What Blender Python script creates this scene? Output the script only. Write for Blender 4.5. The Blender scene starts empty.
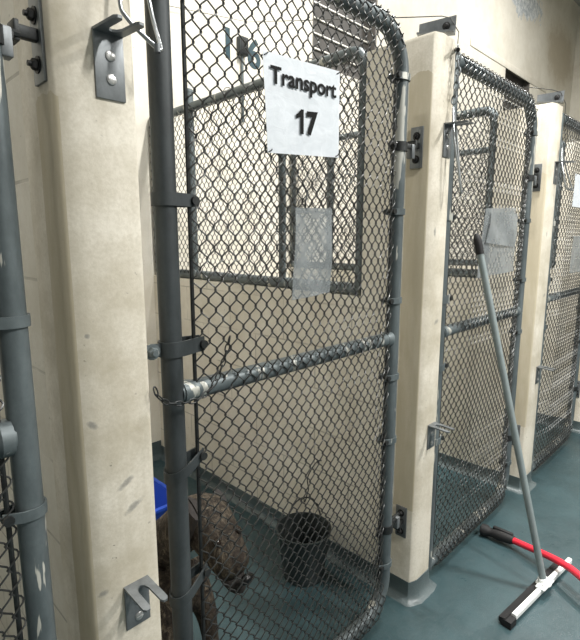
import bpy, bmesh, math, random
from mathutils import Vector, Matrix
random.seed(7)
PI = math.pi
scene = bpy.context.scene
COL = scene.collection

# ------------------------------------------------------------------ materials
def srgb(r, g, b):
    f = lambda c: (c/255/12.92) if c/255 <= .04045 else ((c/255+.055)/1.055)**2.4
    return (f(r), f(g), f(b), 1)

class NT:
    def __init__(self, name):
        self.m = bpy.data.materials.new(name); self.m.use_nodes = True
        self.t = self.m.node_tree; self.n = self.t.nodes; self.l = self.t.links
        self.b = self.n['Principled BSDF']
        self.co = self.n.new('ShaderNodeTexCoord').outputs['Object']
    def noise(self, scale, detail=4, rough=.6, stretch=None, dist=0):
        v = self.co
        if stretch:
            mp = self.n.new('ShaderNodeMapping'); mp.inputs['Scale'].default_value = stretch
            self.l.new(v, mp.inputs['Vector']); v = mp.outputs[0]
        x = self.n.new('ShaderNodeTexNoise'); self.l.new(v, x.inputs['Vector'])
        x.inputs['Scale'].default_value = scale; x.inputs['Detail'].default_value = detail
        x.inputs['Roughness'].default_value = rough; x.inputs['Distortion'].default_value = dist
        return x.outputs['Fac']
    def ramp(self, fac, stops):
        r = self.n.new('ShaderNodeValToRGB'); self.l.new(fac, r.inputs['Fac'])
        e = r.color_ramp.elements
        while len(e) < len(stops): e.new(.5)
        for i, (p, c) in enumerate(stops):
            e[i].position = p; e[i].color = c if len(c) == 4 else (*c, 1)
        return r.outputs['Color']
    def mask(self, fac, a, b):
        return self.ramp(fac, [(a, (0, 0, 0)), (b, (1, 1, 1))])
    def mix(self, fac, a, b, blend='MIX'):
        x = self.n.new('ShaderNodeMix'); x.data_type = 'RGBA'; x.blend_type = blend
        def put(s, v):
            if isinstance(v, bpy.types.NodeSocket): self.l.new(v, s)
            else: s.default_value = v
        put(x.inputs[0], fac); put(x.inputs[6], a); put(x.inputs[7], b)
        return x.outputs[2]
    def math(self, op, a, b=0.0):
        x = self.n.new('ShaderNodeMath'); x.operation = op
        for s, v in ((x.inputs[0], a), (x.inputs[1], b)):
            if isinstance(v, bpy.types.NodeSocket): self.l.new(v, s)
            else: s.default_value = v
        return x.outputs[0]
    def bump(self, fac, strength=.3, dist=.004):
        x = self.n.new('ShaderNodeBump'); self.l.new(fac, x.inputs['Height'])
        x.inputs['Strength'].default_value = strength; x.inputs['Distance'].default_value = dist
        self.l.new(x.outputs[0], self.b.inputs['Normal'])
    def color(self, c):
        if isinstance(c, bpy.types.NodeSocket): self.l.new(c, self.b.inputs['Base Color'])
        else: self.b.inputs['Base Color'].default_value = c
    def set(self, rough=.5, metal=0, spec=.5):
        self.b.inputs['Metallic'].default_value = metal
        self.b.inputs['Specular IOR Level'].default_value = spec
        if isinstance(rough, bpy.types.NodeSocket): self.l.new(rough, self.b.inputs['Roughness'])
        else: self.b.inputs['Roughness'].default_value = rough
        return self.m

def simple(name, c, rough=.5, metal=0, var=.25, scale=40, spec=.5):
    t = NT(name)
    f = t.noise(scale, 5)
    lo = tuple(x*(1-var) for x in c[:3]) + (1,); hi = tuple(min(1, x*(1+var)) for x in c[:3]) + (1,)
    t.color(t.ramp(f, [(.3, lo), (.7, hi)])); t.bump(f, .12, .001)
    return t.set(rough, metal, spec)

def paint(name, base, stain, scuff, blocks=False, streaks=.5, peel=False, patch=None, marks=()):
    t = NT(name)
    big = t.noise(5, 6, .65); fine = t.noise(160, 4, .7)
    c = t.mix(t.mask(big, .40, .66), base, stain)
    drip = t.noise(9, 5, .6, (3, 3, .25))
    c = t.mix(t.math('MULTIPLY', t.mask(drip, .52, .78), streaks), c, stain)
    c = t.mix(t.math('MULTIPLY', t.mask(fine, .42, .72), .35), c, stain)
    sp = t.noise(75, 3, .5); zone = t.mask(t.noise(7, 2), .45, .6)
    spm = t.math('MULTIPLY', t.mask(sp, .70, .74), zone)
    c = t.mix(spm, c, scuff)
    sc = t.noise(14, 6, .7, (1, 1, 4), 1.5)
    c = t.mix(t.math('MULTIPLY', t.mask(sc, .70, .76), .7), c, scuff)
    h = fine
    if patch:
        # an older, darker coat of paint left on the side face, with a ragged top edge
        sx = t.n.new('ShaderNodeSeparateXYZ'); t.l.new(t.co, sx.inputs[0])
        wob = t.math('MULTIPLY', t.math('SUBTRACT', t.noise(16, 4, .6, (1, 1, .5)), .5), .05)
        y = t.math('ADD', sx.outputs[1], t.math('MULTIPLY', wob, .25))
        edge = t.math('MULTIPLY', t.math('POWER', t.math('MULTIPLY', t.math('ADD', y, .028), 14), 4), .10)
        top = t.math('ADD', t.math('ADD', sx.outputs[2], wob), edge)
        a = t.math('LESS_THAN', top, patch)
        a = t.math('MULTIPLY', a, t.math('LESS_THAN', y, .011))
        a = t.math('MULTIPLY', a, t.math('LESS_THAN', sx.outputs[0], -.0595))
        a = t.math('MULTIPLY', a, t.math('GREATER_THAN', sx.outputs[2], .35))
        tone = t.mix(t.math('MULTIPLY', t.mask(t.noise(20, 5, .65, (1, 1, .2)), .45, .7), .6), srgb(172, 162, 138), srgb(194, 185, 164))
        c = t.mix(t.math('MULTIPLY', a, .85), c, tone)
    for (mx, mz, rx, rz, tilt) in marks:
        # grey rubbed marks on the front face
        sx = t.n.new('ShaderNodeSeparateXYZ'); t.l.new(t.co, sx.inputs[0])
        dx = t.math('SUBTRACT', sx.outputs[0], mx)
        dz = t.math('SUBTRACT', t.math('SUBTRACT', sx.outputs[2], mz), t.math('MULTIPLY', dx, tilt))
        d = t.math('ADD', t.math('POWER', t.math('DIVIDE', dx, rx), 2), t.math('POWER', t.math('DIVIDE', dz, rz), 2))
        d = t.math('ADD', d, t.math('MULTIPLY', t.noise(60, 5, .75), 1.6))
        m = t.math('SUBTRACT', 1, t.mask(t.math('MULTIPLY', d, .5), .42, .72))
        m = t.math('MULTIPLY', m, t.math('LESS_THAN', sx.outputs[1], -.06))
        c = t.mix(t.math('MULTIPLY', m, .8), c, srgb(136, 134, 128))
    if blocks:
        sx = t.n.new('ShaderNodeSeparateXYZ'); t.l.new(t.co, sx.inputs[0])
        cm = t.n.new('ShaderNodeCombineXYZ'); t.l.new(sx.outputs[1], cm.inputs[0]); t.l.new(sx.outputs[2], cm.inputs[1])
        br = t.n.new('ShaderNodeTexBrick'); t.l.new(cm.outputs[0], br.inputs['Vector'])
        br.inputs['Scale'].default_value = 1; br.inputs['Brick Width'].default_value = .36
        br.inputs['Row Height'].default_value = .175; br.inputs['Mortar Size'].default_value = .0035
        br.inputs['Mortar Smooth'].default_value = .3
        br.inputs['Color1'].default_value = (0, 0, 0, 1); br.inputs['Color2'].default_value = (0, 0, 0, 1)
        br.inputs['Mortar'].default_value = (1, 1, 1, 1)
        gap = t.mask(t.noise(6, 2), .38, .55)
        mm = t.math('MULTIPLY', br.outputs['Fac'], t.math('MULTIPLY', gap, .55))
        c = t.mix(mm, c, tuple(x*.38 for x in stain[:3]) + (1,))
        h = t.math('SUBTRACT', t.math('MULTIPLY', fine, .3), t.math('MULTIPLY', br.outputs['Fac'], 1.2))
    if peel:
        # one patch of bare plaster high on the wall, and old brown streaks beside it
        def blob(cx, cz, rx, rz, wob):
            sx = t.n.new('ShaderNodeSeparateXYZ'); t.l.new(t.co, sx.inputs[0])
            dx = t.math('DIVIDE', t.math('SUBTRACT', sx.outputs[0], cx), rx)
            dz = t.math('DIVIDE', t.math('SUBTRACT', sx.outputs[2], cz), rz)
            d = t.math('SQRT', t.math('ADD', t.math('POWER', dx, 2), t.math('POWER', dz, 2)))
            return t.math('ADD', d, t.math('MULTIPLY', t.math('SUBTRACT', t.noise(5, 6, .75), .5), wob))
        m = t.mask(blob(6.62, 4.12, .5, .2, 2.2), .88, 1.0)
        inv = t.math('SUBTRACT', 1, m)
        c = t.mix(inv, c, t.ramp(t.noise(22, 6, .8), [(.35, srgb(140, 150, 158)), (.6, srgb(226, 228, 226))]))
        m2 = t.mask(blob(8.0, 3.85, .75, .5, 1.6), .5, 1.2)
        c = t.mix(t.math('MULTIPLY', t.math('SUBTRACT', 1, m2), .65), c, srgb(168, 154, 128))
    t.color(c); t.bump(h, .2, .002)
    return t.set(.55, 0, .3)

CREAM = srgb(214, 208, 194); STAIN = srgb(178, 170, 151); SCUFF = srgb(120, 116, 108)
M = {}
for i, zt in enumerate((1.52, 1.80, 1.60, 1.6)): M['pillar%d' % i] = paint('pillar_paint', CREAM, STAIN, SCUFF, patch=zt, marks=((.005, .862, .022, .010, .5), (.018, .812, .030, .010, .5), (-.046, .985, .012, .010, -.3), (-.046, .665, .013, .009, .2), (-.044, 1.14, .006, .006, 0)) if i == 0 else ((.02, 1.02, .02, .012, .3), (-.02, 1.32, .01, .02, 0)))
M['block'] = paint('block_wall_paint', srgb(220, 215, 202), srgb(204, 197, 181), srgb(150, 145, 132), blocks=True, streaks=.3)
M['wall'] = paint('plaster_wall_paint', srgb(228, 223, 210), srgb(214, 208, 193), srgb(176, 166, 146), streaks=.35, peel=True)
M['ceiling'] = simple('ceiling_paint', srgb(180, 178, 172), .8, 0, .04, 3)
M['grey_wall'] = simple('grey_wall_paint', srgb(136, 138, 136), .7, 0, .06, 3)

def floor_mat(name, a, b, c3, rough):
    t = NT(name)
    n1 = t.noise(3.2, 6, .65); n2 = t.noise(260, 3, .7); n3 = t.noise(22, 5, .7)
    c = t.ramp(n1, [(.3, a), (.7, b)])
    c = t.mix(t.math('MULTIPLY', t.mask(n3, .5, .75), .35), c, a)
    c = t.mix(t.math('MULTIPLY', t.mask(n2, .55, .75), .30), c, c3)
    c = t.mix(t.mask(t.noise(46, 2, .5), .80, .815), c, srgb(190, 200, 198))
    t.color(c); t.bump(t.math('ADD', n2, t.math('MULTIPLY', n3, 2)), .25, .002)
    r = t.ramp(n3, [(.3, (rough-.1,)*3), (.7, (rough+.12,)*3)])
    return t.set(r, 0, .5)
M['floor'] = floor_mat('teal_floor_paint', srgb(40, 58, 61), srgb(58, 79, 83), srgb(96, 116, 120), .36)
M['cove'] = floor_mat('teal_cove_paint', srgb(56, 70, 72), srgb(88, 98, 99), srgb(128, 132, 131), .36)

def steel(name, dark, light, chip, rough=.45, metal=.55, chips=.68):
    t = NT(name)
    n1 = t.noise(10, 6, .7, (1, 1, .35)); n2 = t.noise(90, 4, .7)
    c = t.ramp(n1, [(.32, dark), (.68, light)])
    c = t.mix(t.math('MULTIPLY', t.mask(n2, .45, .8), .3), c, dark)
    c = t.mix(t.mask(t.noise(16, 4, .55, (1.6, 1.6, .22), .4), chips, chips+.015), c, chip)
    t.color(c); t.bump(n2, .15, .001)
    return t.set(t.ramp(n1, [(.3, (rough-.08,)*3), (.7, (rough+.15,)*3)]), metal, .5)
M['tube'] = steel('grey_gate_tube', srgb(72, 80, 82), srgb(108, 117, 119), srgb(176, 176, 168), .42, .25, .615)
M['tube_chipped'] = steel('paint_chipped_gate_tube', srgb(72, 80, 82), srgb(108, 117, 119), srgb(196, 194, 184), .42, .25, .585)
M['tube_dark'] = steel('dark_gate_tube', srgb(40, 44, 45), srgb(70, 76, 78), srgb(104, 106, 103), .5, .25, .78)
M['galv'] = steel('galvanised_plate', srgb(92, 96, 98), srgb(140, 144, 146), srgb(190, 190, 186), .42, .6, .72)
M['wire'] = simple('galvanised_wire', srgb(70, 71, 70), .36, .55, .25, 60)
M['iron'] = simple('black_iron', srgb(48, 50, 50), .5, .5, .35, 80)
M['bolt'] = simple('dark_bolt', srgb(38, 38, 38), .55, .3, .3, 90)
M['screw'] = simple('steel_screw', srgb(190, 190, 188), .35, .8, .2, 90)
M['chrome'] = simple('bright_rod', srgb(170, 174, 176), .28, .9, .1, 40)
M['white'] = simple('white_enamel', srgb(236, 238, 236), .4, 0, .04, 30)
M['rubber'] = simple('black_rubber', srgb(20, 20, 21), .7, 0, .3, 60)
M['pole'] = simple('grey_fibreglass', srgb(128, 138, 138), .4, .1, .08, 30)
M['hose'] = simple('red_hose_rubber', srgb(214, 44, 62), .38, 0, .12, 25)
M['brass'] = simple('tarnished_ferrule', srgb(150, 146, 130), .35, .8, .2, 60)
M['bucket'] = simple('dull_steel_pail', srgb(66, 72, 72), .36, .5, .2, 25)
M['blue'] = simple('blue_plastic', srgb(34, 74, 178), .5, 0, .03, 8)
M['ink'] = simple('black_ink', srgb(8, 8, 8), .75, 0, .05, 20, .2)
M['teal_paint'] = simple('teal_number_paint', srgb(44, 68, 76), .6, 0, .2, 30)
M['louvre'] = simple('dark_window_board', srgb(72, 69, 65), .6, 0, .1, 20)
M['muntin'] = simple('pale_muntin', srgb(240, 236, 226), .5, 0, .05, 20)
M['winframe'] = simple('dark_window_frame', srgb(92, 88, 83), .6, 0, .15, 20)
M['cable'] = simple('thin_dark_cable', srgb(70, 70, 68), .4, .5, .2, 60)
t = NT('sign_paper')
f = t.noise(26, 5, .6, (1, 1, 1.6), 1.0)
t.color(t.ramp(f, [(.3, srgb(198, 204, 209)), (.7, srgb(214, 219, 224))])); t.bump(f, .35, .002)
M['paper'] = t.set(.5, 0, .4)
def plastic(name, tint, alpha, rough):
    t = NT(name)
    f = t.noise(18, 5, .65)
    t.color(t.ramp(f, [(.35, tuple(x*.85 for x in tint[:3]) + (1,)), (.65, tint)]))
    t.l.new(t.ramp(f, [(.3, (alpha-.1,)*3), (.7, (alpha+.1,)*3)]), t.b.inputs['Alpha'])
    t.bump(t.noise(11, 4), .5, .004)
    return t.set(rough, 0, .6)
M['sleeve'] = plastic('clear_plastic_sleeve', srgb(150, 156, 158), .47, .3)
t = NT('brindle_fur')
n1 = t.noise(42, 6, .78, (1, 1, .6), 1.2); n2 = t.noise(210, 3, .7); n3 = t.noise(6, 3)
c = t.ramp(n1, [(.36, srgb(17, 15, 14)), (.5, srgb(54, 47, 39)), (.66, srgb(116, 106, 91))])
c = t.mix(t.math('MULTIPLY', t.mask(n2, .45, .7), .45), c, srgb(44, 38, 34))
c = t.mix(t.math('MULTIPLY', t.mask(n3, .5, .62), .5), c, srgb(52, 44, 38))
t.color(c); t.bump(n2, .6, .004); M['fur'] = t.set(.75, 0, .25)
M['fur_dark'] = simple('black_brown_fur', srgb(38, 33, 30), .75, 0, .45, 120)
M['nose'] = simple('black_wet_nose', srgb(16, 15, 15), .28, 0, .2, 60)
M['eye'] = simple('amber_eye', srgb(34, 25, 18), .12, 0, .1, 20)

# ------------------------------------------------------------------ mesh building
LOC = {}
class MB:
    def __init__(s): s.v = []; s.f = []; s.sm = []
    def add(s, vs, fs, smooth=False):
        o = len(s.v); s.v += [Vector(v) for v in vs]
        for f in fs: s.f.append([i+o for i in f]); s.sm.append(smooth)
        return s
    def tube(s, pts, r, n=10, closed=False, cap=True):
        pts = [Vector(p) for p in pts]; m = len(pts)
        rr = r if isinstance(r, (list, tuple)) else [r]*m
        tang = []
        for i in range(m):
            if closed: d = pts[(i+1) % m]-pts[i-1]
            else: d = pts[min(i+1, m-1)]-pts[max(i-1, 0)]
            tang.append(d.normalized() if d.length > 1e-9 else Vector((0, 0, 1)))
        a = Vector((0, 0, 1)) if abs(tang[0].z) < .9 else Vector((1, 0, 0))
        u = tang[0].cross(a).normalized(); vs = []
        for i in range(m):
            u = (u - tang[i]*u.dot(tang[i]))
            u = u.normalized() if u.length > 1e-6 else tang[i].orthogonal().normalized()
            w = tang[i].cross(u)
            for k in range(n):
                q = 2*PI*k/n; vs.append(pts[i]+(u*math.cos(q)+w*math.sin(q))*rr[i])
        fs = []
        for i in range(m if closed else m-1):
            j = (i+1) % m
            for k in range(n):
                fs.append([i*n+k, i*n+(k+1) % n, j*n+(k+1) % n, j*n+k])
        s.add(vs, fs, True)
        if cap and not closed:
            s.add(vs[:n], [list(range(n))[::-1]]); s.add(vs[-n:], [list(range(n))])
        return s
    def box(s, c, size, rot=None, bev=.0):
        bm = bmesh.new(); bmesh.ops.create_cube(bm, size=1)
        for v in bm.verts: v.co = Vector((v.co.x*size[0], v.co.y*size[1], v.co.z*size[2]))
        if bev: bmesh.ops.bevel(bm, geom=list(bm.edges), offset=bev, segments=2, affect='EDGES', profile=.5)
        R = rot.to_3x3() if rot else Matrix.Identity(3)
        bm.verts.index_update()
        s.add([R @ v.co + Vector(c) for v in bm.verts], [[v.index for v in f.verts] for f in bm.faces])
        bm.free(); return s
    def prism(s, poly, a, b, frame=None):
        """poly: 2-D outline; a, b: extents along the third axis; frame: (origin, ex, ey, ez)"""
        o, ex, ey, ez = frame or (Vector(), Vector((1, 0, 0)), Vector((0, 1, 0)), Vector((0, 0, 1)))
        o, ex, ey, ez = map(Vector, (o, ex, ey, ez)); n = len(poly)
        vs = [o+ex*p[0]+ey*p[1]+ez*a for p in poly]+[o+ex*p[0]+ey*p[1]+ez*b for p in poly]
        fs = [list(range(n))[::-1], list(range(n, 2*n))]+[[i, (i+1) % n, (i+1) % n+n, i+n] for i in range(n)]
        return s.add(vs, fs)
    def lathe(s, prof, c, ax=(0, 0, 1), n=16, smooth=True):
        ax = Vector(ax).normalized(); u = ax.orthogonal().normalized(); w = ax.cross(u); c = Vector(c)
        vs = []
        for r, h in prof:
            for k in range(n):
                q = 2*PI*k/n; vs.append(c+ax*h+(u*math.cos(q)+w*math.sin(q))*r)
        fs = [[i*n+k, i*n+(k+1) % n, (i+1)*n+(k+1) % n, (i+1)*n+k] for i in range(len(prof)-1) for k in range(n)]
        s.add(vs, fs, smooth)
        s.add(vs[:n], [list(range(n))[::-1]]); s.add(vs[-n:], [list(range(n))]); return s
    def loops(s, rings, smooth=False, caps=True):
        n = len(rings[0]); vs = [p for r in rings for p in r]
        fs = [[i*n+k, i*n+(k+1) % n, (i+1)*n+(k+1) % n, (i+1)*n+k] for i in range(len(rings)-1) for k in range(n)]
        s.add(vs, fs, smooth)
        if caps: s.add(rings[0], [list(range(n))[::-1]]); s.add(rings[-1], [list(range(n))])
        return s
    def build(s, name, mat, parent=None, loc=None):
        L = Vector(loc) if loc is not None else (LOC[parent.name] if parent else Vector())
        me = bpy.data.meshes.new(name)
        me.from_pydata([v-L for v in s.v], [], s.f); me.materials.append(M[mat] if isinstance(mat, str) else mat)
        me.polygons.foreach_set('use_smooth', s.sm)
        bm = bmesh.new(); bm.from_mesh(me); bmesh.ops.remove_doubles(bm, verts=bm.verts, dist=1e-6)
        bmesh.ops.recalc_face_normals(bm, faces=bm.faces); bm.to_mesh(me); bm.free()
        me.set_sharp_from_angle(angle=.75)
        o = bpy.data.objects.new(name, me); COL.objects.link(o)
        if parent: o.parent = parent
        else: o.location = L
        LOC[o.name] = L
        return o

def thing(name, label, cat, loc, group=None):
    o = bpy.data.objects.new(name, None); COL.objects.link(o); o.location = loc
    o.empty_display_size = .1; LOC[o.name] = Vector(loc)
    return tag(o, label, cat, group)
def tag(o, label, cat, group=None):
    o['label'] = label; o['category'] = cat; o['kind'] = 'thing'
    if group: o['group'] = group
    return o
def struct(o):
    o['kind'] = 'structure'; return o
def arc(cx, cz, r, a0, a1, y, n=8):
    return [(cx+r*math.cos(a0+(a1-a0)*i/n), y, cz+r*math.sin(a0+(a1-a0)*i/n)) for i in range(n+1)]
def smooth_path(pts, k=6):
    P = [Vector(p) for p in pts]; out = []
    for i in range(len(P)-1):
        p0, p1, p2, p3 = P[max(i-1, 0)], P[i], P[i+1], P[min(i+2, len(P)-1)]
        for j in range(k):
            t = j/k
            out.append(.5*((2*p1)+(p2-p0)*t+(2*p0-5*p1+4*p2-p3)*t*t+(3*p1-p0-3*p2+p3)*t**3))
    return out+[P[-1]]
def hexbolt(c, ax, r=.009, h=.008, washer=True):
    b = MB()
    if washer: b.lathe([(r*1.5, 0), (r*1.5, .002)], c, ax, 14)
    b.lathe([(r, .001), (r, h*.8), (r*.8, h)], c, ax, 6, False); b.lathe([(r*.5, h), (r*.5, h*1.5)], c, ax, 10)
    return b
def chain(pts, pitch=.02, wire=.0018, wid=.006):
    b = MB(); P = smooth_path(pts, 10)
    d = [0]
    for i in range(1, len(P)): d.append(d[-1]+(P[i]-P[i-1]).length)
    s = 0; k = 0
    while s < d[-1]-pitch*.5:
        def at(q):
            for i in range(1, len(P)):
                if d[i] >= q: return P[i-1].lerp(P[i], (q-d[i-1])/max(1e-9, d[i]-d[i-1]))
            return P[-1]
        a, c = at(s), at(s+pitch); ax = (c-a).normalized(); m = (a+c)/2
        u = ax.orthogonal().normalized(); w = ax.cross(u)
        ang = (k % 2)*PI/2+.4; e = u*math.cos(ang)+w*math.sin(ang)
        L = pitch*.5+wire*1.4
        b.tube([m+ax*(L*math.cos(q))+e*(wid*math.sin(q)) for q in [2*PI*i/12 for i in range(12)]], wire, 6, True)
        s += pitch; k += 1
    return b

# chain-link fabric: vertical zig-zag wires, neighbours hooked at every corner
def chainlink(x0, x1, zlo, zhi, place, w=.0165, h=.042, r=.0017, sides=5, wrap=None):
    """zlo(x), zhi(x): ends of the wire at x; place(x, off, z): point in space, off = distance towards the front"""
    b = MB(); n = max(1, int(round((x1-x0)/w))); w = (x1-x0)/n; d = .0030; e = .0014
    for k in range(n):
        xc = x0+(k+.5)*w; za, zb = zlo(xc), zhi(xc)
        if zb-za < h: continue
        j0 = math.ceil(za/(h/2)); j1 = math.floor(zb/(h/2)); pts = []
        for j in range(j0, j1+1):
            side = 1 if (j+k) % 2 else -1
            xk = xc+side*(w/2+e); zz = j*h/2
            # knuckle: short turn round the neighbour's wire
            f0 = -d if side > 0 else d            # arriving segment lies front or back
            pts.append((xk-side*w*.13, -f0, zz-h*.105))
            pts.append((xk, 0, zz))
            pts.append((xk-side*w*.13, f0, zz+h*.105))
        b.tube([place(*p) for p in pts], r, sides)
    return b

# ------------------------------------------------------------------ room
ROOM = (-2.6, 8.65, -2.6, 2.49, 4.7)   # x0 x1 y0 y1 height
X0, X1, Y0, Y1, ZC = ROOM
struct(MB().box(((X0+X1)/2, (Y0+Y1)/2, -.05), (X1-X0+.4, Y1-Y0+.4, .1)).build('floor', 'floor'))
struct(MB().box(((X0+X1)/2, (Y0+Y1)/2, ZC+.05), (X1-X0+.4, Y1-Y0+.4, .1)).build('ceiling', 'ceiling'))
struct(MB().box((X0-.1, (Y0+Y1)/2, ZC/2), (.2, Y1-Y0, ZC)).build('wall_left', 'grey_wall'))
struct(MB().box((X1+.1, (Y0+Y1)/2, ZC/2), (.2, Y1-Y0, ZC)).build('wall_right', 'wall'))
struct(MB().box(((X0+X1)/2, Y0-.1, ZC/2), (X1-X0, .2, ZC)).build('wall_front', 'grey_wall'))
# back wall with two window openings
wins = [(2.745, 3.52, 2.53, 3.32), (6.12, 6.93, 2.53, 3.32)]
bw = MB(); xs = [X0]
yb, th = Y1+.1, .2
def slab(xa, xb, za, zb): bw.box(((xa+xb)/2, yb, (za+zb)/2), (xb-xa, th, zb-za))
slab(X0, X1, 0, wins[0][2]); slab(X0, X1, wins[0][3], ZC)
px = X0
for (a, b_, za, zb) in wins: slab(px, a, za, zb); px = b_
slab(px, X1, za, zb)
wall_back = struct(bw.build('wall_back', 'wall'))
for i, (a, b_, za, zb) in enumerate(wins):
    w = MB().box(((a+b_)/2, Y1+.09, (za+zb)/2), (b_-a, .03, zb-za)).build('window_%d' % (i+1), 'louvre'); struct(w)
    fr = MB()
    for x in (a+.01, b_-.01): fr.box((x, Y1+.04, (za+zb)/2), (.02, .07, zb-za))
    for z in (za+.01, zb-.01): fr.box(((a+b_)/2, Y1+.04, z), (b_-a-.04, .07, .02))
    fr.build('window_frame', 'winframe', w)
    mb = MB(); z = za+.035
    while z < zb-.05:
        mb.box(((a+b_)/2, Y1+.07, z), (b_-a-.04, .015, .009)); z += .102
    mb.build('muntin', 'muntin', w)
# long lintel above the far window
struct(MB().box((6.35, Y1-.002, 3.305), (2.35, .012, .075), bev=.002).build('trim_1', 'wall'))
# painted number and junction box on the back wall
def text(body, size, mat, name, parent, M4, ext=.0006, bold=0, scale_x=1):
    cu = bpy.data.curves.new(name, 'FONT'); cu.body = body; cu.size = size; cu.extrude = ext; cu.offset = bold
    cu.align_x = 'CENTER'; cu.align_y = 'CENTER'; cu.resolution_u = 5
    o = bpy.data.objects.new(name, cu); COL.objects.link(o)
    bpy.context.view_layer.update()
    me = bpy.data.meshes.new_from_object(o.evaluated_get(bpy.context.evaluated_depsgraph_get()))
    bpy.data.objects.remove(o)
    xs = [v.co.x for v in me.vertices]; ys = [v.co.y for v in me.vertices]
    cx, cy = (min(xs)+max(xs))/2, (min(ys)+max(ys))/2
    L = LOC[parent.name]
    for v in me.vertices:
        v.co = (M4 @ Vector(((v.co.x-cx)*scale_x, v.co.y-cy, v.co.z)))-L
    me.materials.clear(); me.materials.append(M[mat])
    ob = bpy.data.objects.new(name, me); COL.objects.link(ob); ob.parent = parent; LOC[ob.name] = L
    return ob
def facing_front(x, y, z):   # text plane facing -Y
    return Matrix.Translation((x, y, z)) @ Matrix.Rotation(PI/2, 4, 'X')
text('1', .235, 'teal_paint', 'painted_number', wall_back, facing_front(1.985, Y1-.001, 2.46), .001, .006)
text('6', .235, 'teal_paint', 'painted_number', wall_back, facing_front(2.195, Y1-.001, 2.45), .001, .006)
jb = thing('junction_box', 'small grey electrical box with conduit between two painted digits on the back wall', 'electrical box', (2.085, Y1, 2.40))
MB().box((2.085, Y1-.02, 2.46), (.065, .04, .105), bev=.004).build('box_body', 'tube_dark', jb)
MB().box((2.085, Y1-.042, 2.46), (.055, .004, .092), bev=.001).build('cover_plate', 'iron', jb)
MB().tube([(2.085, Y1-.014, 2.41), (2.085, Y1-.014, 2.02)], .009, 10).build('conduit', 'tube', jb)

# ------------------------------------------------------------------ pillars and partitions
PXS = [(.302, .432), (1.418, 1.545), (2.505, 2.64), (3.60, 3.735)]
YF, YB, PH, CH = .786, .94, 1.91, .034
def pillar_ring(xa, xb, z, g=0, cr=0):
    c = .031
    pts = [(xa-g, YB), (xa-g, YF+.014-g*.5), (xa+c*.12-g*.7, YF+.010-g*.7), (xa+c-g*.3, YF-g), (xb-.012, YF-g), (xb-.003+g*.8, YF+.003-g*.8), (xb+g, YF+.012), (xb+g, YB)]
    return [(x, y, z) for x, y in pts]
WHERE = ['nearest of the row, with a two-pronged bracket above and another below',
         'between the sign-bearing gate and the gate with the squeegee leaning on it',
         'just right of the gate with the squeegee pole leaning on it',
         'past the farthest gate, only its base showing at the right edge']
pillars = []
for i, (xa, xb) in enumerate(PXS):
    p = thing('concrete_pillar', 'cream pillar '+WHERE[i], 'pillar', ((xa+xb)/2, (YF+YB)/2, 0), 'cream pillars between the kennel gates')
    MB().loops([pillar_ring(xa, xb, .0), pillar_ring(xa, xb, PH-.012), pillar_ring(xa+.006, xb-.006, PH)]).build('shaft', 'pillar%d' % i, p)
    rings = []
    for z, g in ((0, .032), (.0025, .024), (.007, .0165), (.014, .010), (.025, .0055), (.05, .0035), (.072, .002), (.0725, .0)):
        rings.append(pillar_ring(xa, xb, z, g))
    MB().loops(rings, True).build('teal_base_paint', 'cove', p)
    pillars.append(p)
    # low block wall carrying the mesh panel, and full-height stub behind the pillar
    xl, xr = xa, xb-.02
    ws = MB().box(((xl+xr)/2, (YB+1.04)/2, PH/2), (xr-xl, 1.04-YB, PH)).box(((xl+xr)/2, (1.04+Y1)/2, .545), (xr-xl, Y1-1.04, 1.09))
    struct(ws.build('wall_partition', 'block'))
    sk = MB()
    for sgn, xx in ((-1, xl), (1, xr)):
        prof = [(0, 0), (.032, 0), (.018, .006), (.008, .016), (.003, .03), (.002, .066), (0, .068)]
        sk.loops([[(xx+sgn*a, y, z) for a, z in prof] for y in (YB, Y1-.001)], True)
    struct(sk.build('baseboard_partition', 'cove'))
bbk = MB()
px = X0
for (xa, xb) in PXS+[(X1, X1)]:
    prof = [(0, 0), (.032, 0), (.018, .006), (.008, .016), (.003, .03), (.002, .10), (0, .102)]
    bbk.loops([[(x, Y1-a, z) for a, z in prof] for x in (px+.003, xa-.003)], True); px = xb-.02
struct(bbk.build('baseboard_back', 'cove'))

def latch_plate(p, xa, z, h=.116, yc=.838):
    pl = MB().box((xa-.0025, yc, z), (.005, .043, h), bev=.001).build('latch_plate', 'galv', p)
    for dz in (.034, -.036): hexbolt((xa-.005, yc, z+dz), (-1, 0, 0), .0085, .010).build('bolt', 'bolt', pl)
    MB().box((xa-.022, yc-.004, z+.004), (.036, .014, .018), bev=.002).box((xa-.037, yc-.004, z+.001), (.008, .03, .03), bev=.002).build('catch', 'iron', pl)
for (xa, xb), p, zl in zip(PXS, pillars, ((1.598, .33), (1.58, .298), (1.58, .298), (1.58, .298))):
    latch_plate(p, xa, zl[0], .125); latch_plate(p, xa, zl[1])

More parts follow.
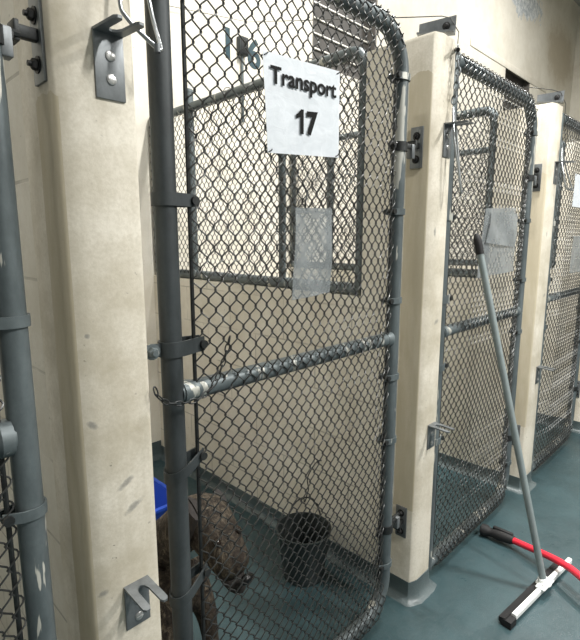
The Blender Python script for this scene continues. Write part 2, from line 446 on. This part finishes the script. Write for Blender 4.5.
def fork_bracket(p, x, z, w=.049, h=.088, prong=.078, name='fork_bracket'):
    """plate on the pillar's front face; its top edge is bent out into a two-pronged fork"""
    y = YF
    b = MB().box((x, y-.002, z-h/2), (w, .004, h), bev=.0008)
    hw = w/2
    poly = [(-hw, 0), (hw, 0), (hw, prong-.006), (hw-.004, prong), (hw-.011, prong), (hw-.014, prong-.006),
            (hw-.0145, .030), (hw-.018, .020), (0, .016), (-hw+.018, .020), (-hw+.0145, .030), (-hw+.014, prong-.006), (-hw+.011, prong), (-hw+.004, prong), (-hw, prong-.006)]
    b.prism(poly, -.002, .002, ((x, y, z), (1, 0, 0), (0, -1, -.05), (0, 0, 1)))
    o = b.build(name, 'galv', p)
    for dz in (.035, .07):
        s = MB().lathe([(.0085, 0), (.008, .002), (.005, .0035)], (x+.001, y-.004, z-dz), (0, -1, 0), 14)
        s.box((x+.001, y-.0075, z-dz), (.013, .001, .002), Matrix.Rotation(.5 if dz < .05 else .05, 4, 'Y'))
        s.build('screw', 'screw', o)
    return o
FB = [(.386, 1.618), (1.508, 1.655), (2.60, 1.655), (3.70, 1.655)]
for p, (x, z), zl in zip(pillars, FB, (.658, .655, .655, .655)):
    fork_bracket(p, x, z, h=.10); fork_bracket(p, x-.006, zl)
# bracket with a bolt on top of each pillar
for i, p in enumerate(pillars):
    xa, xb = PXS[i]
    a, c = Vector((xa+.10, YF-.006, PH+.038)), Vector((xa+.050, YF+.145, PH+.042))
    ax = (c-a).normalized(); sd = Vector((ax.y, -ax.x, 0)).normalized(); upv = sd.cross(ax)
    o = MB().prism([(0, -.028), (.112, -.022), (.112, .018), (0, .028)], -.003, .003, (a, ax, upv, sd)) \
        .prism([(0, -.028), (.112, -.022), (.112, -.016), (0, -.022)], -.034, .003, (a, ax, upv, sd)).build('top_bracket', 'galv', p)
    hexbolt(a+ax*.028-sd*.003*(1 if sd.x > 0 else -1), (-1, -.3, 0), .008, .006).build('bolt', 'bolt', o)
    hexbolt(a+ax*.028+sd*.003*(1 if sd.x > 0 else -1), (1, -.3, 0), .008, .006).build('bolt', 'bolt', o)

# ------------------------------------------------------------------ mesh panels on the low walls
def panel(xc, label):
    R = .0225; ya, ybk = 1.065, Y1-.02; zb, zt = 1.1135, 1.932; ar = .062
    f = thing('fence_panel', label, 'fence panel', (xc, (ya+ybk)/2, 1.091), 'mesh panels on the low walls')
    fr = MB()
    path = [(xc, ya, zb)]+[(xc, ya, zt-ar)]+[(xc, ya+ar-ar*math.cos(q), zt-ar+ar*math.sin(q)) for q in [PI/2*k/8 for k in range(1, 9)]]+[(xc, ybk, zt), (xc, ybk, zb)]
    fr.tube(path+[(xc, ybk-.0, zb)][:0], R, 12)
    fr.tube([(xc, ya, zb), (xc, ybk, zb)], R, 12)
    fr.build('frame', 'tube', f)
    MB().tube([(xc, 1.475, zb), (xc, 1.475, zt)], .016, 10).build('mid_post', 'tube', f)
    MB().tube([(xc, 2.13, zb), (xc, 2.13, zt+.07)], .024, 12).lathe([(.026, 0), (.024, .012), (.012, .018)], (xc, 2.13, zt+.07), (0, 0, 1), 12).build('end_post', 'tube', f)
    zhi = lambda y: zt-.005 if y > ya+ar else zt-ar+math.sqrt(max(0, ar*ar-(ya+ar-y)**2))
    chainlink(ya+.005, ybk, lambda y: zb, zhi, lambda y, o, z: (xc-.024-o, y, z), .018, .045, .0017, 4).build('chain_link_mesh', 'wire', f)
    for y in (ya+.25, ya+.75):
        MB().tube([(xc+.030*math.cos(q), y, zt+.030*math.sin(q)) for q in [2*PI*k/14 for k in range(14)]], .002, 5, True).build('tie_wire', 'wire', f)
panel(1.447, 'framed chain-link panel on the low wall seen through the sign-bearing gate')
panel(2.535, 'framed chain-link panel on the low wall seen through the squeegee gate')
panel(3.63, 'framed chain-link panel on the low wall behind the farthest gate')

# ------------------------------------------------------------------ gates
YG = .82; RT = .0215
def band(xc, z, xend, y=YG, w=.022, tilt=0, mat='tube', r=RT, bolt_end=True):
    """strap that wraps the gate tube at xc and clamps out to xend"""
    s = 1 if xend > xc else -1; rr = r+.0025
    prof = []
    n = 12
    for k in range(n+1):
        q = PI/2+PI*k/n
        prof.append((xc-s*rr*abs(math.cos(q))*1.0 if True else 0, y+rr*math.sin(q), z))
    prof = [(xend, y+.008, z)]+[(xc+s*rr*.6, y+rr*.95, z)]+prof+[(xc+s*rr*.6, y-rr*.95, z)]+[(xend, y-.008, z)]
    b = MB(); th = .0018
    P = [Vector(p) for p in prof]; rings = []
    for i, p in enumerate(P):
        d = (P[min(i+1, len(P)-1)]-P[max(i-1, 0)]).normalized(); nrm = Vector((d.y, -d.x, 0))
        zt = tilt*(p.x-xc)*s
        rings.append([p+nrm*th+Vector((0, 0, -w/2+zt)), p+nrm*th+Vector((0, 0, w/2+zt)), p-nrm*th+Vector((0, 0, w/2+zt)), p-nrm*th+Vector((0, 0, -w/2+zt))])
    b.loops(rings, False)
    bo = MB().lathe([(.0085, -.020), (.0085, -.012), (.004, -.012), (.004, .012), (.008, .012), (.007, .018), (.003, .020)], (xend-s*.006, y, z+tilt*(abs(xend-xc)-.006)), (0, 1, 0), 12)
    return b, bo

def gate(xl, xr, mid_z, label, tube_l='tube', tube_r='tube', bands_l=(), bands_r=(), latches=(), hinges=(), zt=1.875, zb=.05, bar=.050, reach=.082, cup=.0235, hg=.066, group='chain-link kennel gates'):
    g = thing('kennel_gate', label, 'gate', ((xl+xr)/2, YG, 0), group)
    AR = .115; al = .03
    # frame: left post is one part, the bent tube (top, right, bottom) another
    MB().tube([(xl, YG, zb-.015), (xl, YG, zt+.02)], RT, 18).build('hinge_post', tube_l, g)
    path = [(xl, YG, zt), (xr-AR, YG, zt)]+arc(xr-AR, zt-AR, AR, PI/2, 0, YG, 10)[1:]+[(xr, YG, z) for z in (1.5, 1.0, .5)]+arc(xr-AR, zb+AR, AR, 0, -PI/2, YG, 10)+[(xl, YG, zb)]
    MB().tube(path, RT, 16).build('bent_frame_tube', tube_r, g)
    rail = MB().tube([(xl+RT*.6, YG, mid_z), (xr-RT*.6, YG, mid_z)], .0205, 16).build('mid_rail', 'tube', g)
    for s, x in ((1, xl+RT), (-1, xr-RT)):
        MB().lathe([(cup, 0), (cup, .018), (.0215, .026)], (x-s*.004, YG, mid_z), (s, 0, 0), 16).build('rail_cup', 'tube', rail)
    # fabric
    xm0, xm1 = xl+bar, xr-.026
    ym = YG-RT-.004
    rw = RT+.005
    def zlim(x, top):
        c = xr-AR
        dz = 0 if x <= c else AR-math.sqrt(max(0, AR*AR-(min(x, xr-.001)-c)**2))
        return dz
    def zhi(x):
        dz = zlim(x, 1); return zt-dz+(1.9*rw if dz < .03 else .012)
    def zlo(x):
        dz = zlim(x, 0); return zb+dz-(1.7*rw if dz < .03 else .012)
    def place(x, o, z):
        # fabric hangs just in front of the frame and folds back over top and bottom tubes
        zt_, zb_ = zt-zlim(x, 1), zb+zlim(x, 0)
        near = max(0, min(1, (x-xl-.03)/.16, (xr-.02-x)/.10)); yy = YG-.006-(RT-.002)*near
        if z > zt_: q = (z-zt_)/rw; return (x, YG-(rw+o)*math.cos(q), zt_+(rw+o)*math.sin(q))
        if z < zb_: q = (zb_-z)/rw; return (x, YG-(rw+o)*math.cos(q), zb_-(rw+o)*math.sin(q))
        k = min(1, max(0, 1-min(zt_-z, z-zb_)/.10)); yy = yy*(1-k)+(YG-rw)*k
        return (x, yy-o, z)
    chainlink(xm0, xm1, zlo, zhi, place).build('chain_link_mesh', 'wire', g)
    MB().tube([(xm0, YG-.004, zb+.02), (xm0, YG-.004, zt-.02)], .0042, 8).build('tension_bar', 'iron', g)
    MB().tube([(xr-.034, YG-.004, zb+AR), (xr-.034, YG-.004, zt-AR)], .0042, 8).build('tension_bar', 'iron', g)
    for z, tl in bands_l:
        b, bo = band(xl, z, xm0+.012, tilt=tl, w=.024); o = b.build('tension_band', tube_l, g); bo.build('bolt', 'iron', o)
    for z in bands_r:
        b, bo = band(xr, z, xr-.042, w=.018); o = b.build('tension_band', 'tube', g); bo.build('bolt', 'iron', o)
    for z in latches:
        o = MB().lathe([(RT+.004, -.013), (RT+.004, .013)], (xr, YG, z), (0, 0, 1), 18) \
            .box((xr+.02+(reach-.03)/2, YG-.006, z+.006), (reach-.03, .008, .012), bev=.002).box((xr-.034, YG-.002, z), (.030, .012, .014), bev=.003)
        o.tube([(xr+.020, YG-.002, z+.012), (xr+reach, YG+.002, z+.012)], .006, 8)
        o = o.build('latch_fork', 'iron', g)
        hexbolt((xr-.046, YG-.006, z), (-.4, -1, 0), .009, .012).build('bolt', 'bolt', o)
        MB().box((xr+reach-.022, YG-.004, z-.006), (.017, .022, .042), bev=.003).build('fork_tine', 'galv', o)
    for z in hinges:
        b, bo = band(xl, z, xm0+.022, w=.030)
        b.box((xl-(hg+RT)/2, YG, z), (hg-RT-.001, .007, .026), bev=.001)
        o = b.build('hinge_strap', 'tube' if tube_l == 'tube' else 'tube_dark', g); bo.build('bolt', 'iron', o)
        hexbolt((xl-min(.044, hg-.016), YG-.004, z), (-.15, -1, 0), .0105 if hg > .06 else .007, .012).build('bolt', 'tube', o)
    return g
gate(.498, 1.285, .992, 'chain-link gate with a dark hinge post and the white paper sign tied on', 'tube_dark', 'tube',
     ((1.371, 0), (.828, .35), (.550, .45)), (1.752, 1.377, 1.111, .869, .658, .214), (1.563, .343), (1.087,))
gate(1.584, 2.345, .965, 'chain-link gate with the grey squeegee pole leaning on it', 'tube', 'tube',
     ((1.371, 0), (.84, 0), (.56, 0)), (1.752, 1.377, 1.111, .869, .214), (1.563, .343), (1.087,), bar=.036, hg=.038)
gate(2.692, 3.437, .985, 'farthest chain-link gate, partly cut off at the right edge', 'tube', 'tube',
     ((1.371, 0), (.84, 0)), (1.752, 1.377, 1.111, .869, .66), (1.563, .343), (1.087,), bar=.036, hg=.051)
gate(-.55, .222, .992, 'chain-link gate cut off at the left edge, its paint-chipped latch tube in front', 'tube', 'tube_chipped',
     ((1.371, 0), (.84, 0)), (1.175, .862), (1.581, .343), (1.087,), reach=.046, cup=.030)

# ------------------------------------------------------------------ signs and plastic sleeves tied to the gates
YS = YG-RT-.012
def sheet(x0, x1, z0, z1, y, n=10, amp=.003, skew=(0, 0, 0, 0), th=.0007, seed=1):
    rnd = random.Random(seed); ph = [rnd.uniform(0, 6) for _ in range(4)]
    vs = []; fs = []
    for side in (0, 1):
        for i in range(n+1):
            for j in range(n+1):
                u, v = i/n, j/n
                x = x0+(x1-x0)*u+(skew[0]*(1-u)*(1-v)+skew[1]*u*(1-v)); z = z0+(z1-z0)*v+(skew[2]*(1-v)*u+skew[3]*u*v)
                dy = amp*(math.sin(5*u+ph[0])*math.sin(4*v+ph[1])+.5*math.sin(9*u+6*v+ph[2]))-amp*1.5
                vs.append((x, y+dy-(th if side else 0), z))
    N = (n+1)**2
    for side in (0, 1):
        for i in range(n):
            for j in range(n):
                a = side*N+i*(n+1)+j; fs.append([a, a+n+1, a+n+2, a+1])
    b = MB(); b.add(vs, fs, True)
    ring = [i*(n+1) for i in range(n+1)]+[n*(n+1)+j for j in range(1, n+1)]+[i*(n+1)+n for i in range(n-1, -1, -1)]+[j for j in range(n-1, 0, -1)]
    m = len(ring)
    b.add(vs, [[ring[k], ring[(k+1) % m], ring[(k+1) % m]+N, ring[k]+N] for k in range(m)])
    return b
def tie(x, z, n=8):
    return MB().tube([(x+.006*math.cos(q), YS+.004+.010*math.sin(q), z+.004*math.cos(q)) for q in [2*PI*k/n for k in range(n)]], .0012, 5, True)
sg = thing('paper_sign', 'white paper sign reading Transport 17 tied to the chain-link gate', 'sign', (.84, YS, 1.478))
pp = sheet(.716, .964, 1.478, 1.676, YS, amp=.0003, skew=(.012, 0, .016, .015), seed=3).build('paper', 'paper', sg)
YL = YS-.0044
def line(body, x, z, w, h, bold, rise):
    o = text(body, .1, 'ink', 'lettering', sg, facing_front(0, 0, 0), .0003, bold)
    L = LOC[o.name]; vs = [v.co+L for v in o.data.vertices]
    ax = [v.x for v in vs]; az = [v.z for v in vs]; sx = w/(max(ax)-min(ax)); sz = h/(max(az)-min(az))
    for v in o.data.vertices:
        q = v.co+L; v.co = Vector((x+q.x*sx, YL+q.y*.5, z+(q.z-(max(az)+min(az))/2)*sz+rise*q.x*sx/w*1.0))-L
line('Transport', .841, 1.634, .214, .046, .0022, .010)
line('7', .8640, 1.5565, .037, .052, .0042, .004)
f1 = [(.0150, 0), (.0150, .0365), (.0010, .0310), (.0010, .0400), (.0085, .0440), (.0160, .0520), (.0245, .0520), (.0245, 0)]
MB().prism(f1, -.0003, .0004, ((.8105, YL, 1.5285), (1, 0, .05), (0, 0, 1), (0, -1, 0))).build('lettering', 'ink', sg)
for x, z in ((.725, 1.672), (.957, 1.686), (.735, 1.483), (.957, 1.499)): tie(x, z).build('tie_wire', 'iron', sg)

def sleeve(x0, x1, z0, z1, label, skew=(0, 0, 0, 0), seed=1, amp=.003, fold=False):
    s = thing('plastic_sleeve', label, 'plastic sleeve', ((x0+x1)/2, YS, z0), 'clear plastic sleeves tied to the gates')
    sheet(x0, x1, z0, z1, YS-.003, 14, amp, skew, .0012, seed).build('pouch', 'sleeve', s)
    sheet(x0+.004, x1-.004, z1-.012, z1-.004, YS-.0075, 14, 0, (0, 0, 0, 0), .0006, seed).build('top_hem', 'sleeve', s)
    if fold: sheet(x0+.035, x1-.01, z0+.13, z1-.012, YS-.012, 10, amp, (-.02, .0, -.02, .0), .001, seed+4).build('flap', 'sleeve', s)
    for x in (x0+.025, x1-.02): tie(x, z1-.004).build('tie_wire', 'iron', s)
    return s
s1 = sleeve(.806, .934, 1.158, 1.368, 'empty clear plastic sleeve hung below the white sign', (-.010, -.004, .008, .003), 2)
MB().tube(smooth_path([(.842, YS-.006, 1.362), (.838, YS-.008, 1.381), (.848, YS-.004, 1.401), (.842, YS+.004, 1.425)]), .0022, 6).build('wire_hook', 'iron', s1)
sleeve(1.81, 2.12, 1.152, 1.408, 'crumpled clear plastic sleeve behind the squeegee pole tip', (-.03, .01, .01, .015), 5, .004, True)
sleeve(2.968, 3.15, 1.11, 1.31, 'clear plastic sleeve on the farthest gate below its white card', (-.01, 0, 0, 0), 8)
s3 = thing('paper_sign', 'white paper card at the right edge on the farthest gate', 'sign', (3.05, YS, 1.464))
sheet(2.915, 3.19, 1.464, 1.632, YS, amp=.001, seed=9).build('paper', 'paper', s3)
for x in (2.925, 3.18): tie(x, 1.626).build('tie_wire', 'iron', s3)

# ------------------------------------------------------------------ pull handles, chains and cables of the sliding doors
def handle(pts, label, ring=None):
    h = thing('wire_loop', label, 'wire loop', pts[0], 'bright wire loops hooked in the pillar brackets')
    MB().tube(smooth_path(pts, 7), .0034, 10).build('rod_loop', 'chrome', h)
    MB().lathe([(.0052, 0), (.0052, .012)], Vector(pts[len(pts)//2])-Vector((0, 0, .006)), (0, 0, 1), 10).build('crimp', 'galv', h)
    return h
handle([(.418, .752, 1.80), (.398, .755, 1.70), (.3935, .752, 1.650), (.400, .746, 1.632), (.418, .735, 1.611), (.436, .722, 1.592), (.4405, .7215, 1.5915), (.4425, .724, 1.598), (.4425, .745, 1.65), (.434, .752, 1.72), (.420, .752, 1.80)],
       'bright bent wire loop caught in the fork of the nearest pillar')
handle([(1.512, .772, 1.705), (1.505, .765, 1.66), (1.500, .755, 1.60), (1.508, .742, 1.52), (1.520, .735, 1.452), (1.5245, .735, 1.446), (1.528, .738, 1.452), (1.527, .752, 1.55), (1.524, .765, 1.65), (1.513, .772, 1.705)],
       'bright thin wire loop hooked on the pillar right of the sign-bearing gate')
handle([(2.615, .772, 1.72), (2.605, .765, 1.66), (2.598, .75, 1.60), (2.605, .735, 1.535), (2.64, .725, 1.528), (2.68, .725, 1.53), (2.683, .73, 1.536), (2.66, .755, 1.62), (2.617, .772, 1.72)],
       'thin wire loop hooked on the pillar right of the squeegee gate')
c = chain([(1.516, .768, 1.885), (1.520, .766, 1.80), (1.513, .772, 1.71)], .021, .0026, .0075).build('link_chain', 'galv', None, (1.516, .768, 1.71))
tag(c, 'short galvanised chain hanging down the right edge of the pillar beside the squeegee gate', 'chain')
hk = MB().tube(smooth_path([(1.486, .752, 1.862), (1.500, .760, 1.868), (1.520, .772, 1.876), (1.545, .79, 1.888)]), .0065, 8).build('snap_hook', 'bolt', None, (1.516, .768, 1.86))
tag(hk, 'small black snap hook at the top end of the galvanised pillar chain', 'hook')
c = chain([(.434, .778, 1.029), (.442, .776, 1.008), (.470, .775, .990), (.529, .775, .986), (.572, .778, 1.012), (.600, .781, 1.060), (.615, .781, 1.105)], .0155, .0015, .0044).build('link_chain', 'iron', None, (.434, .778, 1.029))
tag(c, 'thin dark chain looping from the nearest pillar to the gate mesh above its mid rail', 'chain')
def cable(pts, label):
    o = MB().tube(pts, .0016, 6).build('pull_cable', 'cable', None, pts[0])
    return tag(o, label, 'cable', 'thin door pull cables')
cable([(1.516, .77, 1.885), (1.530, .775, 1.93), (1.500, .79, 1.966), (1.466, .80, 1.964), (1.45, .90, 1.985), (2.131, 2.47, 2.612), (1.555, 2.47, 2.529)],
      'thin cable from the bracket between the two near gates back into the kennel')
cable([(2.626, .775, 1.80), (2.625, .775, 1.92), (2.59, .79, 1.966), (2.50, .80, 1.962), (2.34, .83, 1.945), (2.36, 1.1, 2.0)], 'thin cable at the bracket on the pillar right of the squeegee gate')

# ------------------------------------------------------------------ squeegee, hose
sq = thing('floor_squeegee', 'white-headed floor squeegee with long grey pole leaning on the gate', 'squeegee', (1.81, .47, 0))
hA, hB = Vector((1.545, .489, 0)), Vector((2.040, .437, 0)); hx = (hB-hA).normalized(); hy = Vector((-hx.y, hx.x, 0))
L = (hB-hA).length
MB().prism([(-.008, .016), (.009, .016), (.009, .032), (.006, .035), (-.005, .035), (-.008, .032)], .034, L, (hA, hy, (0, 0, 1), hx)).build('channel', 'white', sq)
MB().prism([(.006, .0), (.022, .0), (.034, .012), (.034, .026), (.012, .030), (.005, .018)], -.004, L-.035, (hA, hy, (0, 0, 1), hx)) \
    .prism([(-.010, .001), (.018, .001), (.018, .026), (-.010, .026)], -.006, .033, (hA, hy, (0, 0, 1), hx)).build('rubber_blade', 'rubber', sq)
base = Vector((1.812, .464, .034)); tip = Vector((1.763, .772, 1.275)); ax = (tip-base).normalized()
MB().tube([base+ax*.02, tip], .0125, 14).build('pole', 'pole', sq)
MB().lathe([(.0145, -.035), (.015, 0), (.0150, .02), (.010, .036), (.004, .042)], tip, ax, 14).build('end_cap', 'rubber', sq)
so = MB().lathe([(.027, .0), (.027, .006), (.019, .010), (.0165, .022), (.0150, .023)], base-ax*.002, ax, 16).box((1.808, .459, .037), (.085, .034, .007), Matrix.Rotation(math.atan2(hx.y, hx.x), 4, 'Z'), .003).build('socket', 'white', sq)
for dx in (-.024, .024): hexbolt(Vector((1.808, .454, .040))+hx*dx, (0, 0, 1), .006, .004, False).build('bolt', 'screw', so)

ho = thing('water_hose', 'red rubber hose with black nozzle on the teal floor under the squeegee pole', 'hose', (2.0, .64, 0))
MB().tube(smooth_path([(2.001, .650, .034), (1.985, .600, .042), (1.957, .512, .058), (1.922, .438, .074), (1.885, .375, .080), (1.80, .245, .072), (1.68, .07, .035), (1.55, -.15, .0145), (1.42, -.45, .0145), (1.30, -.9, .0145)], 8), .0135, 14).build('hose_tube', 'hose', ho)
ax = Vector((-.0, -.10, .002)).normalized()
nz = Vector((1.998, .780, .026)); j = Vector((2.001, .655, .034)); ax = (j-nz).normalized()
n = MB().lathe([(.020, 0), (.0255, .004), (.0255, .026), (.019, .034), (.018, .05), (.0225, .064), (.0235, .095), (.021, .125), (.016, .140)], nz, ax, 18)
n.box(nz+ax*.09+Vector((.006, 0, .020)), (.018, .085, .018), None, .006)
n.build('nozzle', 'rubber', ho)
MB().lathe([(.0165, 0), (.0165, .012), (.0145, .02)], j-ax*.022, ax, 14).build('ferrule', 'brass', ho)

# ------------------------------------------------------------------ bucket and blue tub in the kennel
bk = thing('water_bucket', 'dull metal water pail on the kennel floor by the block wall', 'bucket', (1.256, 1.166, 0))
cx, cy = 1.256, 1.166
MB().lathe([(.076, .002), (.078, .0005), (.080, .012), (.103, .190), (.107, .194), (.107, .199), (.102, .199), (.099, .19), (.077, .014), (.01, .012)], (cx, cy, 0), (0, 0, 1), 32).build('pail', 'bucket', bk)
bl = []
for k in range(15):
    q = PI*k/14; bl.append((cx+.102*math.cos(q), cy+.02*math.sin(q), .185+.125*math.sin(q)))
MB().tube(bl, .0028, 8).build('bail_handle', 'iron', bk)
for s in (-1, 1): MB().lathe([(.012, 0), (.012, .006), (.006, .008)], (cx+s*.1, cy, .18), (s, 0, 0), 12).build('ear', 'iron', bk)
hk = MB().tube(smooth_path([(1.417, 1.22, .40), (1.395, 1.22, .405), (1.37, 1.225, .385), (1.345, 1.23, .345), (1.335, 1.215, .31), (1.31, 1.20, .30), (1.275, 1.175, .300), (1.258, 1.166, .306), (1.256, 1.166, .322)]), .0024, 8).build('wire_hook', 'iron', None, (1.417, 1.22, .40))
tag(hk, 'bent wire hook on the block wall above the metal water pail', 'hook')
tb = thing('plastic_tub', 'blue plastic tub behind the dog, glimpsed beside the dark hinge post', 'tub', (.90, 1.935, 0))
def rr(w, d, r, z, n=5):
    out = []
    for (sx, sy, a) in ((1, 1, 0), (-1, 1, PI/2), (-1, -1, PI), (1, -1, 1.5*PI)):
        for k in range(n+1):
            q = a+PI/2*k/n; out.append((.90+sx*(w/2-r)+r*math.cos(q), 1.935+sy*(d/2-r)+r*math.sin(q), z))
    return out
MB().loops([rr(.26, .34, .05, .0), rr(.34, .42, .06, .170), rr(.33, .41, .055, .170), rr(.25, .33, .045, .008)], True).build('basin', 'blue', tb)
MB().loops([rr(.34, .42, .06, .157), rr(.365, .445, .07, .159), rr(.365, .445, .07, .171), rr(.33, .41, .055, .172)], True, False).build('rim', 'blue', tb)

# ------------------------------------------------------------------ dog
def skin(name, verts, edges, mat, parent, sub=2, root=0, noise=0):
    me = bpy.data.meshes.new(name); L = LOC[parent.name] if parent else Vector()
    me.from_pydata([Vector(v[:3])-L for v in verts], edges, []); o = bpy.data.objects.new(name, me); COL.objects.link(o)
    bpy.context.view_layer.objects.active = o
    md = o.modifiers.new('skin', 'SKIN'); md.use_smooth_shade = True; md.branch_smoothing = .6
    for i, v in enumerate(verts):
        r = v[3]; o.data.skin_vertices[0].data[i].radius = r if isinstance(r, tuple) else (r, r)
        o.data.skin_vertices[0].data[i].use_root = (i == root)
    s = o.modifiers.new('sub', 'SUBSURF'); s.levels = s.render_levels = sub
    bpy.context.view_layer.update()
    nm = bpy.data.meshes.new_from_object(o.evaluated_get(bpy.context.evaluated_depsgraph_get()))
    nm.materials.clear(); nm.materials.append(M[mat])
    for p in nm.polygons: p.use_smooth = True
    bpy.data.objects.remove(o)
    ob = bpy.data.objects.new(name, nm); COL.objects.link(ob); LOC[ob.name] = L
    return ob
DB = (.69, 1.30, 0)
class _P: pass
LOC['__dog'] = Vector(DB); pr = _P(); pr.name = '__dog'
V = [(.66, 1.56, .130, .092),   # 0 pelvis
     (.68, 1.47, .160, .088),   # 1 loin
     (.69, 1.36, .225, .094),   # 2 ribs
     (.695, 1.255, .325, .100),  # 3 withers
     (.700, 1.150, .440, .088), # 4 neck
     (.703, 1.075, .520, .080), # 5 nape
     (.703, 1.018, .548, .082), # 6 skull
     (.707, .975, .508, .070),  # 7 stop
     (.711, .932, .468, .057),  # 8 muzzle
     (.716, .884, .436, .046),  # 9 muzzle end
     (.690, 1.165, .270, .100), # 10 chest
     (.755, 1.120, .225, .046), # 11 near shoulder
     (.765, 1.115, .130, .031), # 12 forearm
     (.768, 1.100, .045, .026), # 13 wrist
     (.775, 1.050, .022, .027), # 14 paw
     (.620, 1.120, .225, .046), (.612, 1.115, .130, .031), (.610, 1.100, .045, .026), (.606, 1.050, .022, .027),
     (.750, 1.520, .120, .070), (.800, 1.420, .145, .052), (.780, 1.500, .045, .032), (.815, 1.390, .022, .026),
     (.590, 1.520, .120, .070), (.560, 1.420, .145, .052), (.570, 1.500, .045, .032), (.545, 1.390, .022, .026),
     (.59, 1.63, .060, .024), (.53, 1.57, .025, .016), (.50, 1.47, .018, .010),
     (.685, 1.375, .135, .095)]  # tail, belly
Ed = [(0, 1), (1, 2), (2, 3), (3, 4), (4, 5), (5, 6), (6, 7), (7, 8), (8, 9), (3, 10), (10, 11), (11, 12), (12, 13), (13, 14),
      (10, 15), (15, 16), (16, 17), (17, 18), (0, 19), (19, 20), (20, 21), (21, 22), (0, 23), (23, 24), (24, 25), (25, 26), (0, 27), (27, 28), (28, 29), (2, 30)]
dog = skin('dog', V, Ed, 'fur', pr, 2)
dog.location = DB; LOC[dog.name] = Vector(DB)
tag(dog, 'brindle dog sitting with lowered head just behind the sign-bearing gate', 'dog')
fwd = Vector((.035, -.62, -.78)).normalized(); side = Vector((1, .05, 0)).normalized(); upd = side.cross(fwd)
def ell(c, r, axes, n=14):
    bm = bmesh.new(); bmesh.ops.create_uvsphere(bm, u_segments=n, v_segments=10, radius=1); bm.verts.index_update()
    vs = [Vector(c)+axes[0]*(v.co.x*r[0])+axes[1]*(v.co.y*r[1])+axes[2]*(v.co.z*r[2]) for v in bm.verts]
    b = MB().add(vs, [[v.index for v in f.verts] for f in bm.faces], True); bm.free(); return b
AX = (side, fwd, upd)
fwd = Vector((.05, -.78, -.62)).normalized(); side = Vector((1, .06, 0)).normalized(); upd = side.cross(fwd)
if upd.z < 0: upd = -upd
AX = (side, fwd, upd)
ell(Vector((.714, .868, .430))+upd*.012, (.021, .013, .016), AX).build('nose', 'nose', dog)
for k in (-1, 1):
    e = Vector((.708, .958, .494))+upd*(.052 if k > 0 else .050)+side*k*(.031 if k > 0 else .039)
    ell(e, (.0105, .011, .009), AX).build('eye', 'eye', dog)
for k in (-1, 1):
    c0 = Vector((.703, 1.035, .560))+side*k*(.070 if k > 0 else .050)+upd*(.035 if k > 0 else .066)
    P = [c0, c0+side*k*.018+upd*.004-fwd*.004, c0+side*k*.030-upd*.028+fwd*.010, c0+side*k*.031-upd*.075+fwd*.030, c0+side*k*.022-upd*.115+fwd*.045]
    RR = [(.026, .012), (.040, .011), (.042, .010), (.030, .009), (.007, .004)]
    if k > 0: P = [p-side*.020-upd*.026 for p in P]; RR = [(a*.75, t_) for a, t_ in RR]
    b = MB(); b.loops([[p+fwd*(a*math.cos(q))+side*k*(t_*math.sin(q)) for q in [2*PI*m/14 for m in range(14)]] for p, (a, t_) in zip(P, RR)], True)
    b.build('ear', 'fur_dark', dog)
ell(Vector((.714, .915, .440))-upd*.020, (.036, .060, .022), AX).build('lower_jaw', 'fur_dark', dog)

# ------------------------------------------------------------------ light: ceiling tubes and two added aisle lights
def lamp(x, y, power, sx=.12, sy=.8, z=4.45):
    d = bpy.data.lights.new('overhead_light', 'AREA'); d.shape = 'RECTANGLE'; d.size = sx; d.size_y = sy
    d.energy = power; d.color = (1.0, .985, .955)
    o = bpy.data.objects.new('overhead_light', d); COL.objects.link(o); o.location = (x, y, z)
    return o
lamp(2.05, .65, 190); lamp(-1.0, .7, 48); lamp(5.3, .9, 115)
lamp(2.5, -1.0, 105, z=2.95); lamp(1.0, -1.8, 115, z=3.6)  # unseen aisle lights, added below the ceiling to brighten pillar fronts and floor
w = bpy.data.worlds.new('dim_room'); scene.world = w; w.use_nodes = True
w.node_tree.nodes['Background'].inputs[0].default_value = (.5, .5, .5, 1); w.node_tree.nodes['Background'].inputs[1].default_value = .05

# ------------------------------------------------------------------ camera
H = 1.30; FPX = 485.0
pitch = math.atan((320-238)/FPX); a = math.atan((776-290)*math.cos(pitch)/FPX)
cd = bpy.data.cameras.new('camera'); cd.sensor_fit = 'AUTO'; cd.sensor_width = 36; cd.lens = FPX/640*36; cd.clip_start = .01
co = bpy.data.objects.new('camera', cd); COL.objects.link(co); co.location = (0, 0, H)
co.rotation_euler = (PI/2-pitch, 0, a-PI/2); scene.camera = co
vs = scene.view_settings; vs.view_transform = 'Standard'; vs.look = 'None'; vs.gamma = 1; vs.use_curve_mapping = False; vs.exposure = 0.0
